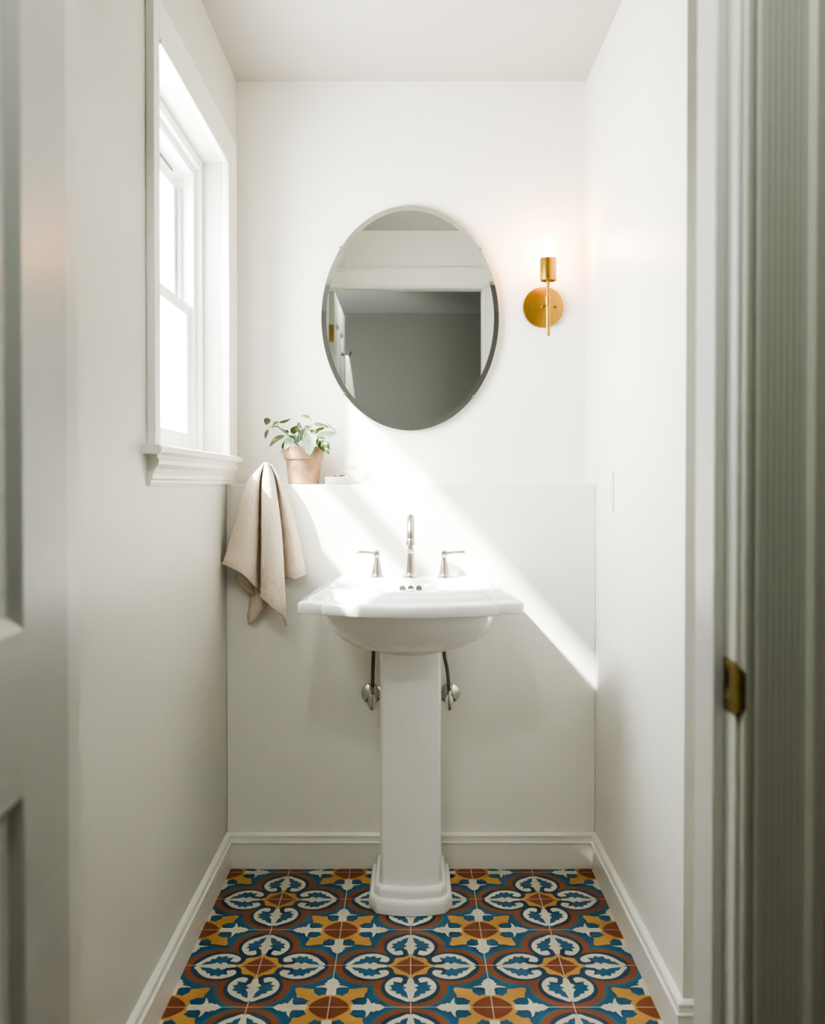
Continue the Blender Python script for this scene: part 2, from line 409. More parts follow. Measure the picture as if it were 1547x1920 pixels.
struct('baseboard_right', bm, M['trim'], 'white moulded baseboard along the right wall, wrapping its corner', 'baseboard')

# ------------------------------------------------------------------ window
win = bpy.data.objects.new('window_1', None); C.objects.link(win); win.location = (XL, 2.66, WZ0)
tag(win, 'white double-hung window in the left wall, glowing with daylight', 'window', kind='structure')
XC = XL + 0.020
bm = new()   # side and head casing
box(bm, (XL, WY0 - 0.049, 1.370), (XC, WY0, 2.5)); box(bm, (XL, WY1, 1.371), (XC, 3.235, WZ1)); box(bm, (XL, WY0, WZ1), (XC, 3.235, 2.43))
obj('casing', bm, M['trim'], win, bevel=0.002)
bm = new()   # narrow bead around the opening
for a, b in (((XC, WY1, 1.372), (XC + 0.004, WY1 + 0.012, WZ1 + 0.012)), ((XC, WY0, WZ1), (XC + 0.004, WY1, WZ1 + 0.012))): box(bm, a, b)
obj('bead', bm, M['trim'], win, bevel=0.0015)
bm = new()   # inner stool with a rounded nose, runs past the casing on both sides
SP = [(XL, 1.350), (-0.572, 1.350), (-0.568, 1.354), (-0.567, 1.361), (-0.569, 1.368), (-0.574, 1.371), (XL, 1.371)]
prism(bm, SP, lambda p, q, t: (p, t, q), 2.155, 3.205)
box(bm, (-0.79, 2.26, 1.3525), (XL + 0.002, WY1, 1.3712))
obj('stool', bm, M['trim'], win, smooth=True)
bm = new()
AP = [(XL, 1.276), (XL + 0.006, 1.276), (XL + 0.009, 1.283), (XL + 0.009, 1.289), (XL + 0.013, 1.293), (XL + 0.0135, 1.303), (XL + 0.019, 1.316), (XL + 0.027, 1.327), (XL + 0.028, 1.338), (XL + 0.024, 1.341), (XL + 0.024, 1.350), (XL, 1.350)]
prism(bm, AP, lambda p, q, t: (p, t, q), 2.198, 3.19); obj('apron', bm, M['trim'], win)
bm = new()   # fixed frame: jamb liners, head, sill
SY0, SY1 = 2.09, 3.022
box(bm, (-0.79, SY1, 1.371), (-0.69, WY1, WZ1)); box(bm, (-0.79, 2.05, 1.371), (-0.69, SY0, WZ1)); box(bm, (-0.79, SY0, 2.262), (-0.69, SY1, WZ1))
box(bm, (-0.69, 3.052, 1.371), (-0.672, WY1, WZ1)); box(bm, (-0.69, WY0, 2.285), (-0.672, 3.052, WZ1)); box(bm, (-0.79, SY0, 1.371), (-0.69, SY1, 1.384))
obj('window_frame', bm, M['sash'], win, bevel=0.002)
def sash(name, x0, x1, z0, z1, st, rt, rb_, mat):
    bm = new()
    box(bm, (x0, SY1 - st, z0), (x1, SY1, z1)); box(bm, (x0, SY0, z0), (x1, SY0 + st, z1))
    box(bm, (x0, SY0 + st, z1 - rt), (x1, SY1 - st, z1)); box(bm, (x0, SY0 + st, z0), (x1, SY1 - st, z0 + rb_))
    o = obj(name, bm, mat, win, bevel=0.003)
    bm = new(); xm = (x0 + x1) / 2
    box(bm, (xm - 0.002, SY0 + st - 0.005, z0 + rb_ - 0.005), (xm + 0.002, SY1 - st + 0.005, z1 - rt + 0.005))
    obj('pane', bm, M['glass'], o)
    return o
sash('lower_sash', -0.732, -0.702, 1.384, 1.846, 0.042, 0.036, 0.055, M['sash'])
sash('upper_sash', -0.772, -0.742, 1.812, 2.255, 0.042, 0.045, 0.034, M['sash'])
bm = new(); box(bm, (-0.741, 3.005, 1.846), (-0.727, 3.0225, 2.205)); box(bm, (-0.742, 3.003, 2.205), (-0.726, 3.0225, 2.214)); obj('sash_track', bm, M['vinyl'], win, bevel=0.002)
bm = new(); box(bm, (-0.762, SY0, 2.2555), (-0.741, SY1 - 0.06, 2.259)); obj('weather_strip', bm, M['shadowgrey'], win)

# ------------------------------------------------------------------ door frame (jambs, stops, casings) and door leaf
fr = bpy.data.objects.new('trim_1', None); C.objects.link(fr); fr.location = (0, Y0, 0)
tag(fr, 'white door frame around the doorway, right jamb with a brass strike plate', 'door frame', kind='structure')
YS = 1.247       # where the stop steps out
def jamb(sg, xr, xs):
    bm = new()
    box(bm, (min(xr, xr + sg * 0.02), Y0 + 0.002, 0), (max(xr, xr + sg * 0.02), Y1, DZ + 0.02))
    box(bm, (min(xs, xr), YS, 0), (max(xs, xr), Y1 + 0.0, DZ))
    obj('jamb', bm, M['jamb'], fr, bevel=0.0025)
jamb(1, DX1, 0.400); jamb(-1, DX0, -0.465)
bm = new(); box(bm, (DX0, Y0 + 0.002, DZ), (DX1, Y1, DZ + 0.02)); box(bm, (-0.465, YS, DZ - 0.0155), (0.40, Y1, DZ)); obj('head_jamb', bm, M['trim'], fr, bevel=0.0025)
# hall-side casing: fluted board with a raised back band
CASE = [(0, 0.0), (0, 0.009), (0.003, 0.012), (0.010, 0.012), (0.013, 0.0095), (0.017, 0.0120)]
x = 0.017
while x < 0.068:
    CASE += [(x + 0.004, 0.0128), (x + 0.0055, 0.0123), (x + 0.007, 0.0128)]; x += 0.008
CASE += [(0.0775, 0.0128), (0.080, 0.020), (0.084, 0.023), (0.100, 0.023), (0.103, 0.019), (0.103, 0)]
HC = paint('hall_side_trim_paint', (0.52, 0.53, 0.47), 0.5)
def casing_side(sg, xr, y, ysg, mat, zt_, prof=CASE):
    bm = new()
    prism(bm, prof, lambda p, q, t: (xr + sg * (0.006 + p), y + ysg * q, t), 0, zt_)
    obj('casing', bm, mat, fr)
casing_side(1, DX1, Y0, -1, HC, DZ + 0.1)
casing_side(-1, DX0, Y0, -1, HC, DZ + 0.1)
bm = new(); prism(bm, CASE, lambda p, q, t: (t, Y0 - q, DZ + 0.006 + p), DX0 - 0.006, DX1 + 0.006); obj('casing', bm, HC, fr)
# room-side casing, seen in the mirror: flat board, inner bead and cap
CR = [(0, 0), (0, 0.010), (0.004, 0.014), (0.012, 0.014), (0.016, 0.010), (0.09, 0.012), (0.095, 0.018), (0.11, 0.018), (0.112, 0)]
casing_side(1, 0.400, Y1, 1, M['trim'], DZ + 0.004, CR); casing_side(-1, -0.465, Y1, 1, M['trim'], DZ + 0.004, CR)
bm = new(); prism(bm, CR, lambda p, q, t: (t, Y1 + q, DZ - 0.012 + p), -0.465 - 0.118, 0.40 + 0.118); obj('casing', bm, M['trim'], fr)
# strike plate let into the right jamb, its lip bent round the edge
bm = new()
zc = 1.020; hz = 0.034
def platey(y0, y1, x0, x1, holes=True):
    ys = [y0, 1.226, 1.237, y1]; zs = [zc - hz, zc - 0.004, zc + 0.018, zc + hz]
    for i in range(3):
        for j in range(3):
            if i == 1 and j == 1: continue
            box(bm, (x0, ys[i], zs[j]), (x1, ys[i + 1], zs[j + 1]))
platey(1.2055, 1.2465, DX1 - 0.0022, DX1)
n = 9
lip = []
for k in range(n):
    a = PI / 2 * k / (n - 1)
    lip.append((DX1 - 0.0022 + 0.008 * (1 - math.cos(a)), 1.2055 - 0.008 * math.sin(a) * 1.6))
loft(bm, [[(px, py, zc - hz * (1 - 0.35 * k / (n - 1))), (px + 0.002, py + 0.0, zc - hz * (1 - 0.35 * k / (n - 1))), (px + 0.002, py, zc + hz * (1 - 0.35 * k / (n - 1))), (px, py, zc + hz * (1 - 0.35 * k / (n - 1)))] for k, (px, py) in enumerate(lip)])
sp = obj('strike_plate', bm, M['oldbrass'], fr)
sp['label'] = 'aged brass strike plate'
bm = new(); box(bm, (DX1 - 0.0006, 1.226, zc - 0.004), (DX1 + 0.0004, 1.237, zc + 0.018)); obj('latch_hole', bm, M['dark'], sp)
for zz in (zc - 0.016, zc + 0.026):
    bm = new(); lathe(bm, [(0.0036, 0.0), (0.0030, -0.0012), (0.0012, -0.0016)], (DX1 - 0.0022, 1.2315, zz), 'x', 14); obj('screw', bm, M['oldbrass'], sp, smooth=True)

# door leaf, swung 90 degrees out into the hall on the left
dl = bpy.data.objects.new('door_1', None); C.objects.link(dl); dl.location = (DX0 + 0.02, Y0, 0)
tag(dl, 'open white panelled door at the left edge, swung out into the hall', 'door', kind='structure')
LX0, LX1 = DX0 + 0.0005, DX0 + 0.0435; LY0, LY1 = Y0 - 0.018 - 0.835, Y0 - 0.0012
bm = new()
box(bm, (LX0 + 0.012, LY0 + 0.05, 0.05), (LX1 - 0.012, LY1 - 0.05, DZ - 0.05))
st = 0.137
panels = []
cols = [(LY0 + st, (LY0 + LY1) / 2 - 0.055), ((LY0 + LY1) / 2 + 0.055, LY1 - st)]
rows = [(0.25, 0.930), (1.117, 2.23)]
for y0, y1 in ((LY0, LY0 + st), (cols[0][1], cols[1][0]), (LY1 - st, LY1)): box(bm, (LX0, y0, 0.012), (LX1, y1, DZ - 0.003))
for z0, z1 in ((0.012, rows[0][0]), (rows[0][1], rows[1][0]), (rows[1][1], DZ - 0.003)):
    for y0, y1 in cols: box(bm, (LX0, y0, z0), (LX1, y1, z1))
def ring(x, y0, y1, z0, z1): return [(x, y0, z0), (x, y1, z0), (x, y1, z1), (x, y0, z1)]
for y0, y1 in cols:
    for z0, z1 in rows:
        for xs, sg in ((LX1, -1), (LX0, 1)):
            L = [ring(xs + sg * d, y0 + k, y1 - k, z0 + k, z1 - k) for d, k in ((0.0, 0.0), (0.002, 0.004), (0.0125, 0.018), (0.0135, 0.030), (0.005, 0.062), (0.005, 0.066))]
            loft(bm, L, False, True)
obj('door_leaf', bm, M['door'], dl)
for zz in (0.22, 1.22, 2.14):
    bm = new()
    box(bm, (LX0 + 0.008, LY1, zz - 0.049), (LX1 - 0.002, LY1 + 0.0010, zz + 0.049))
    h = obj('hinge', bm, M['oldbrass'], dl)
    bm = new(); lathe(bm, [(0.0055, -0.05), (0.0055, 0.05), (0.003, 0.056)], (LX0 + 0.004, LY1 + 0.0000, zz), 'z', 14); obj('hinge_pin', bm, M['oldbrass'], h, smooth=True)
    for k, dz in enumerate((-0.032, 0.0, 0.032)):
        bm = new(); lathe(bm, [(0.004, 0.0), (0.0035, 0.0012), (0.001, 0.0016)], (LX1 - 0.012 - 0.008 * (k % 2), LY1 + 0.0010, zz + dz), 'y', 12); obj('screw', bm, M['oldbrass'], h, smooth=True)
# dark hook and white bath towel on the door, seen only in the mirror
hk = thing('door_hook', 'small dark hook on the open door, reflected at the lower left of the mirror', 'hook', (LX1, 0.62, 2.10))
bm = new()
lathe(bm, [(0.014, 0), (0.014, 0.004), (0.006, 0.006)], (LX1, 0.62, 2.10), 'x', 20); obj('hook_plate', bm, M['dark'], hk, smooth=True)
bm = new(); tube(bm, catmull([(LX1 + 0.004, 0.62, 2.10), (LX1 + 0.03, 0.62, 2.085), (LX1 + 0.05, 0.62, 2.09), (LX1 + 0.058, 0.62, 2.115)], 6), 0.0045); obj('hook_prong', bm, M['dark'], hk, smooth=True)
bm = new(); rows_ = []
for v in range(26):
    t = v / 25; z = 2.088 - t * 0.85; lp = []
    w = 0.020 + 0.085 * min(1, t * 2.2) ** 0.8; d = 0.014 + 0.040 * min(1, t * 1.4) ** 0.8
    for k in range(40):
        a = 2 * PI * k / 40
        rr = 1 + 0.13 * math.sin(7 * a + 1.2 * t) * min(1, t * 4)
        lp.append((LX1 + 0.000 + d + d * rr * math.cos(a) * 0.95 + 0.016 * (1 - t), 0.62 + w * rr * math.sin(a), z + 0.01 * math.sin(3 * a) * t))
    rows_.append(lp)
loft(bm, rows_)
tag(obj('bath_towel', bm, M['whitecloth'], None, smooth=True, angle=80), 'white towel hanging on the open door, reflected at the lower left of the mirror', 'towel')

# ================================================================== PEDESTAL SINK
sink = thing('pedestal_sink', 'white porcelain pedestal sink with a bow-fronted basin on the patterned floor', 'sink', (0, 2.93, 0))
CB = (0.0, 2.86)
def outline(grow=0.0):
    pts = [(-0.296, YL - 0.0005), (-0.318 - grow, 2.652), (-0.310 - grow, 2.640 - grow), (-0.250, 2.638 - grow), (-0.240, 2.616 - grow)]
    for k in range(1, 12):
        s = -0.240 + 0.04 * k
        pts.append((s, 2.560 + 0.056 * (abs(s) / 0.24) ** 2 - grow))
    right = [(-a, b) for a, b in reversed(pts[:5])]
    return pts + right
def ray_hit(poly, ang):
    d = (math.cos(ang), math.sin(ang)); best = None
    for i in range(len(poly)):
        a, b = poly[i], poly[(i + 1) % len(poly)]
        ex, ey = b[0] - a[0], b[1] - a[1]; den = d[0] * ey - d[1] * ex
        if abs(den) < 1e-12: continue
        wx, wy = a[0] - CB[0], a[1] - CB[1]
        t = (wx * ey - wy * ex) / den; s = (wx * d[1] - wy * d[0]) / den
        if t > 0 and -1e-9 <= s <= 1 + 1e-9 and (best is None or t > best): best = t
    return (CB[0] + best * d[0], CB[1] + best * d[1])
OUT = outline()
angs = sorted(set([2 * PI * k / 120 for k in range(120)] + [math.atan2(p[1] - CB[1], p[0] - CB[0]) % (2 * PI) for p in OUT]))
base_loop = [ray_hit(OUT, a) for a in angs]
def rim(inset, z, back=0.0):
    out = []
    for x, y in base_loop:
        sx = 1 - inset / 0.30; yy = y
        if y < CB[1]: yy = CB[1] + (y - CB[1]) * (1 - inset / 0.27)
        else: yy = min(y, YL - 0.0005 - back)
        out.append((x * sx, yy, z))
    return out
def sup(hx, hy, cy, z, n=2.5):
    out = []
    for a in angs:
        c, s = math.cos(a), math.sin(a)
        r = (abs(c / hx) ** n + abs(s / hy) ** n) ** (-1 / n)
        out.append((r * c, cy + r * s, z))
    return out
bm = new()
bowl = [(0.100, 0.090, 2.905, 0.766), (0.112, 0.100, 2.900, 0.774), (0.150, 0.130, 2.89, 0.784), (0.180, 0.155, 2.88, 0.797), (0.207, 0.180, 2.868, 0.815), (0.228, 0.202, 2.857, 0.836), (0.243, 0.220, 2.848, 0.862), (0.251, 0.232, 2.842, 0.885), (0.254, 0.236, 2.84, 0.904), (0.258, 0.240, 2.838, 0.912)]
L = [sup(*b, n=2.2) for b in bowl]
L += [rim(0.012, 0.9125), rim(0.003, 0.9135), rim(0.0, 0.918), rim(0.0, 0.941), rim(0.0025, 0.947), rim(0.008, 0.950), rim(0.022, 0.9515), rim(0.026, 0.954), rim(0.029, 0.960), rim(0.040, 0.967), rim(0.050, 0.970), rim(0.054, 0.975), rim(0.060, 0.978), rim(0.070, 0.979)]
bas = [(0.243, 0.158, 2.832, 0.979), (0.236, 0.152, 2.832, 0.976), (0.230, 0.147, 2.832, 0.968), (0.222, 0.140, 2.832, 0.940), (0.205, 0.128, 2.832, 0.90), (0.17, 0.105, 2.832, 0.868), (0.11, 0.07, 2.832, 0.846), (0.03, 0.022, 2.832, 0.838)]
L += [sup(*b, n=2.6) for b in bas]
loft(bm, L, True, True)
bmesh.ops.remove_doubles(bm, verts=bm.verts, dist=1e-5)
basin = obj('basin', bm, M['porcelain'], sink, smooth=True, angle=50)
for k, xx in enumerate((-0.026, 0.0, 0.026)):       # overflow holes on the back slope of the bowl
    bm = new()
    hy = 2.832 + 0.1425 * (1 - 0.02 * (k != 1)) + 0.0005
    lathe(bm, [(0.0095, 0.003), (0.0095, -0.0012), (0.0072, -0.0016), (0.0066, -0.0008)], (xx, hy, 0.9505), 'y', 20); obj('overflow_hole', bm, M['holemetal'], basin, smooth=True)
bm = new(); lathe(bm, [(0.021, 0.0), (0.021, 0.003), (0.014, 0.005), (0.0, 0.0055)][:3], (0, 2.832, 0.838), 'z', 24); obj('drain', bm, M['chrome'], basin, smooth=True)
# column: bowed front, chamfered edges, two-step plinth
def col_loop(o, z, w=0.0925, yf=2.809, yb=3.045):
    w = w + o; yf -= o; yb += o * 0.9; ch = 0.012 + o * 0.55
    pts = [(-w, yb), (-w, yf + 0.014 + ch * 1.6), (-w + ch * 0.8, yf + 0.012 + ch * 0.25)]
    xe = w - ch * 0.8
    for k in range(0, 13):
        s = -xe + 2 * xe * k / 12
        if k in (0, 12): continue
        pts.append((s, yf + (0.012 + ch * 0.25) * (abs(s) / xe) ** 2))
    pts += [(w - ch * 0.8, yf + 0.012 + ch * 0.25), (w, yf + 0.014 + ch * 1.6), (w, yb)]
    return [(x, y, z) for x, y in pts]
bm = new()
prof = [(0.030, 0.0), (0.0335, 0.003), (0.0335, 0.030), (0.0315, 0.037), (0.027, 0.042), (0.0195, 0.044), (0.0175, 0.047), (0.0175, 0.062), (0.016, 0.069), (0.011, 0.075), (0.0035, 0.079), (0.001, 0.085), (0.0, 0.10), (-0.001, 0.3), (-0.001, 0.55), (0.0, 0.76), (0.0, 0.80)]
loft(bm, [col_loop(o, z) for o, z in prof])
obj('pedestal', bm, M['porcelain'], sink, smooth=True, angle=28)

# ------------------------------------------------------------------ faucet
DK = 0.979; FY = 3.052
fc = thing('faucet', 'brushed nickel widespread faucet on the back of the white sink', 'faucet', (0, FY, DK))
bm = new()
lathe(bm, [(0.026, 0), (0.026, 0.003), (0.020, 0.006), (0.0175, 0.010), (0.0165, 0.020), (0.0140, 0.045), (0.0118, 0.070), (0.0112, 0.080), (0.0122, 0.082), (0.0122, 0.086), (0.0098, 0.089), (0.0092, 0.118)], (0, FY, DK), 'z', 32)
obj('spout_base', bm, M['nickel'], fc, smooth=True)
bm = new()
pts = [(0, FY, DK + 0.112), (0, FY, DK + 0.125)] + [(0, FY - 0.055 + 0.055 * math.cos(a), DK + 0.140 + 0.055 * math.sin(a)) for a in [PI * k / 18 for k in range(19)]] + [(0, FY - 0.110, DK + 0.122)]
tube(bm, pts, 0.0118, 20)
lathe(bm, [(0.0118, 0.006), (0.0132, 0.003), (0.0135, -0.004), (0.0150, -0.010), (0.0152, -0.014), (0.0110, -0.0145), (0.0095, -0.012)], (0, FY - 0.110, DK + 0.125), 'z', 24)
obj('spout', bm, M['nickel'], fc, smooth=True)
for sg in (-1, 1):
    hx = 0.1085 * sg
    bm = new()
    lathe(bm, [(0.024, 0), (0.024, 0.003), (0.018, 0.006), (0.0165, 0.010), (0.0155, 0.018), (0.0130, 0.034), (0.0088, 0.052), (0.0070, 0.062), (0.0075, 0.064), (0.0095, 0.069), (0.0105, 0.076), (0.0090, 0.083), (0.0045, 0.087), (0.001, 0.0875)], (hx, FY, DK), 'z', 28)
    h = obj('handle', bm, M['nickel'], fc, smooth=True)
    bm = new()
    tube(bm, [(hx + sg * q, FY - 0.002, DK + z) for q, z in ((0.004, 0.076), (0.018, 0.078), (0.035, 0.0795), (0.052, 0.080), (0.064, 0.080), (0.067, 0.080))], [0.0058, 0.0044, 0.0046, 0.0056, 0.0056, 0.004], 14)
    obj('lever', bm, M['nickel'], h, smooth=True)

# ------------------------------------------------------------------ shut-off valves and supply hoses behind the column
def stop_valve(sg, label):
    X = 0.124 * sg; Z = 0.583
    t = thing('shutoff_valve', label, 'valve', (X, YL, Z), 'shut-off valves under the sink')
    bm = new(); lathe(bm, [(0.034, 0.0), (0.034, -0.003), (0.030, -0.008), (0.018, -0.013), (0.012, -0.015)], (X + sg * 0.006, YL, Z), 'y', 32); obj('wall_flange', bm, M['chrome'], t, smooth=True)
    bm = new(); lathe(bm, [(0.008, 0.0), (0.008, -0.04), (0.011, -0.042), (0.011, -0.066), (0.0065, -0.068), (0.0065, -0.082)], (X, YL - 0.01, Z), 'y', 20)
    lathe(bm, [(0.010, 0.0), (0.010, 0.024), (0.0115, 0.024), (0.0115, 0.036), (0.006, 0.038)], (X, YL - 0.064, Z), 'z', 6); obj('valve_body', bm, M['chrome'], t, smooth=True)
    bm = new()
    lathe(bm, [(0.006, 0.003), (0.016, 0.002), (0.020, -0.003), (0.019, -0.009), (0.012, -0.013), (0.003, -0.014)], (X, YL - 0.090, Z - 0.008), 'y', 26, sx=0.72, sy=1.35); obj('oval_handle', bm, M['chrome'], t, smooth=True)
    bm = new()
    y = YL - 0.064
    if sg < 0: pp = [(X, y, Z + 0.034), (X + 0.001, y, Z + 0.09), (X + 0.003, y, Z + 0.15), (X + 0.004, y - 0.01, Z + 0.21)]
    else: pp = [(X, y, Z + 0.034), (X - 0.001, y, Z + 0.06), (X - 0.006, y, Z + 0.10), (X - 0.014, y, Z + 0.14), (X - 0.017, y - 0.01, Z + 0.21)]
    tube(bm, catmull(pp, 6), 0.0058, 12); obj('supply_hose', bm, M['braid'], t, smooth=True)
stop_valve(-1, 'chrome shut-off valve with a straight grey hose, left of the sink pedestal')
stop_valve(1, 'chrome shut-off valve with a curved grey hose, right of the sink pedestal')

# ------------------------------------------------------------------ oval mirror
MC = at(769, 596.5, y=3.318); MA, MB_ = 0.3105, 0.3925
mir = thing('oval_mirror', 'frameless oval mirror held by small clips on the back wall above the sink', 'mirror', (MC.x, YU, MC.z))
def oval(ins, y, n=160): return [(MC.x + (MA - ins) * math.cos(2 * PI * k / n), y, MC.z + (MB_ - ins) * math.sin(2 * PI * k / n)) for k in range(n)]
bm = new(); loft(bm, [oval(0.017, 3.3187), oval(0.0, 3.3181)], True, False)
obj('mirror_glass', bm, M['mirror'], mir)
bm = new(); loft(bm, [oval(0.0, 3.3181), oval(-0.0004, 3.3189), oval(0.0, 3.3255), oval(0.03, 3.3256)], False, True); obj('mirror_edge', bm, M['mirroredge'], mir)
bm = new(); loft(bm, [oval(0.10, 3.3256), oval(0.10, YU)], True, True); obj('mirror_backing', bm, M['shadowgrey'], mir)
for px, py in ((640, 466), (899, 468), (646, 738), (885, 740)):
    p = at(px, py, y=3.3185); dx, dz = (MC.x - p.x), (MC.z - p.z); l = math.hypot(dx, dz); dx /= l; dz /= l
    ang = math.atan2((p.z - MC.z) / MB_, (p.x - MC.x) / MA)
    ex, ez = MC.x + MA * math.cos(ang), MC.z + MB_ * math.sin(ang)
    bm = new()
    lathe(bm, [(0.0055, 0.0), (0.0055, -0.0235), (0.0040, -0.0255), (0.0015, -0.026)], (ex - dx * 0.001, YU, ez - dz * 0.001), 'y', 16)
    obj('clip', bm, M['chrome'], mir, smooth=True)

# ------------------------------------------------------------------ wall sconce
SX, SZ, SY = 0.4655, 1.899, 3.213
sc = thing('wall_sconce', 'brushed brass wall sconce with one bare glowing bulb right of the mirror', 'lamp', (SX, YU, SZ))
bm = new(); lathe(bm, [(0.0715, 0), (0.0715, -0.014), (0.0705, -0.0165), (0.069, -0.017)], (SX, YU, SZ), 'y', 72); bp_ = obj('backplate', bm, M['brass'], sc, smooth=True)
for dx in (-0.041, 0.041):
    bm = new(); lathe(bm, [(0.0042, 0), (0.0042, -0.004), (0.003, -0.006), (0.001, -0.0065)], (SX + dx, YU - 0.017, SZ), 'y', 16); obj('screw', bm, M['brass'], bp_, smooth=True)
bm = new(); lathe(bm, [(0.011, 0), (0.011, -0.004), (0.006, -0.006), (0.006, -(YU - 0.017 - SY))], (SX, YU - 0.017, SZ), 'y', 24); obj('arm', bm, M['brass'], sc, smooth=True)
bm = new(); lathe(bm, [(0.0062, 1.781), (0.0066, 1.783), (0.0062, SZ - 0.016), (0.0088, SZ - 0.014), (0.0088, SZ + 0.014), (0.0062, SZ + 0.016), (0.0062, 1.970)], (SX, SY, 0), 'z', 24); obj('stem', bm, M['brass'], sc, smooth=True)
bm = new(); lathe(bm, [(0.008, 1.966), (0.025, 1.9665), (0.0278, 1.970), (0.0280, 2.040), (0.0275, 2.042), (0.0262, 2.042), (0.0258, 2.002), (0.006, 2.000)], (SX, SY, 0), 'z', 40); obj('socket_cup', bm, M['brass'], sc, smooth=True)
bm = new(); lathe(bm, [(0.010, 2.001), (0.0120, 2.030), (0.0165, 2.052), (0.0195, 2.072), (0.0200, 2.086), (0.0185, 2.100), (0.0145, 2.111), (0.008, 2.118), (0.002, 2.1195)], (SX, SY, 0), 'z', 32); obj('bulb', bm, M['bulb'], sc, smooth=True)

# ------------------------------------------------------------------ light switch on the right wall
sw = thing('light_switch', 'flat white light switch plate on the right wall beside the ledge', 'switch', (XR, 2.90, 1.256))
bm = new(); box(bm, (XR - 0.005, 2.866, 1.193), (XR, 2.934, 1.320)); obj('plate', bm, M['plastic'], sw, bevel=0.002)
bm = new(); box(bm, (XR - 0.008, 2.884, 1.223), (XR - 0.0045, 2.916, 1.290)); obj('rocker', bm, M['plastic'], sw, bevel=0.002)

# ================================================================== THINGS ON THE LEDGE
PX, PY = -0.366, 3.236
pl = thing('potted_plant', 'small leafy houseplant in a weathered terracotta pot on the ledge', 'plant', (PX, PY, ZL))
bm = new()
lathe(bm, [(0.046, 0.0), (0.050, 0.001), (0.0515, 0.004), (0.0605, 0.083), (0.0610, 0.085), (0.0655, 0.085), (0.0668, 0.088), (0.0695, 0.124), (0.0690, 0.1265), (0.0655, 0.1265), (0.064, 0.124), (0.0615, 0.104), (0.02, 0.103)], (PX, PY, ZL), 'z', 64)
obj('pot', bm, M['terra'], pl, smooth=True, angle=40)
bm = new(); lathe(bm, [(0.0622, 0.108), (0.05, 0.112), (0.025, 0.116), (0.004, 0.117)], (PX, PY, ZL), 'z', 40); obj('soil', bm, M['soil'], pl, smooth=True)
def crop(x, y, dy=0.0): return at(480 + x / 6.446, 760 + y / 6.446, y=PY + dy)
def leaf(b, t, w, mat, dyb=0.0, dyt=-0.02, curl=0.15, roll=0.0, fold=0.10):
    P0, P1 = crop(*b, dyb), crop(*t, dyt); ax = P1 - P0; ln = ax.length; a = ax.normalized()
    W = w / 6.446 * PY / F_PX
    view = Vector((0, 1, 0)); side = a.cross(view).normalized(); nrm = side.cross(a).normalized()
    if nrm.y > 0: nrm = -nrm
    s = (side * math.cos(roll) + nrm * math.sin(roll)).normalized(); nn = (nrm * math.cos(roll) - side * math.sin(roll)).normalized()
    bm = new(); uvl = bm.loops.layers.uv.new('leaf_uv'); NU, NV = 14, 8; grid = []; uvs = {}
    for i in range(NU + 1):
        u = i / NU; hw = W / 2 * (math.sin(PI * u ** 0.82) ** 0.75 if 0 < u < 1 else 0.02) * (1.0)
        row = []
        for j in range(NV + 1):
            v = j / NV; q = 2 * v - 1
            p = P0 + ax * u + s * (hw * q) + nn * (curl * ln * math.sin(PI * u) - fold * W * (1 - abs(q)) * 0.5 + 0.02 * W * math.sin(9 * u + 3 * q))
            vert = bm.verts.new(p); row.append(vert); uvs[vert] = (u, v)
        grid.append(row)
    for i in range(NU):
        for j in range(NV):
            f = bm.faces.new((grid[i][j], grid[i + 1][j], grid[i + 1][j + 1], grid[i][j + 1]))
            for lp in f.loops: lp[uvl].uv = uvs[lp.vert]
    return obj('leaf', bm, M[mat], pl, smooth=True, angle=180)
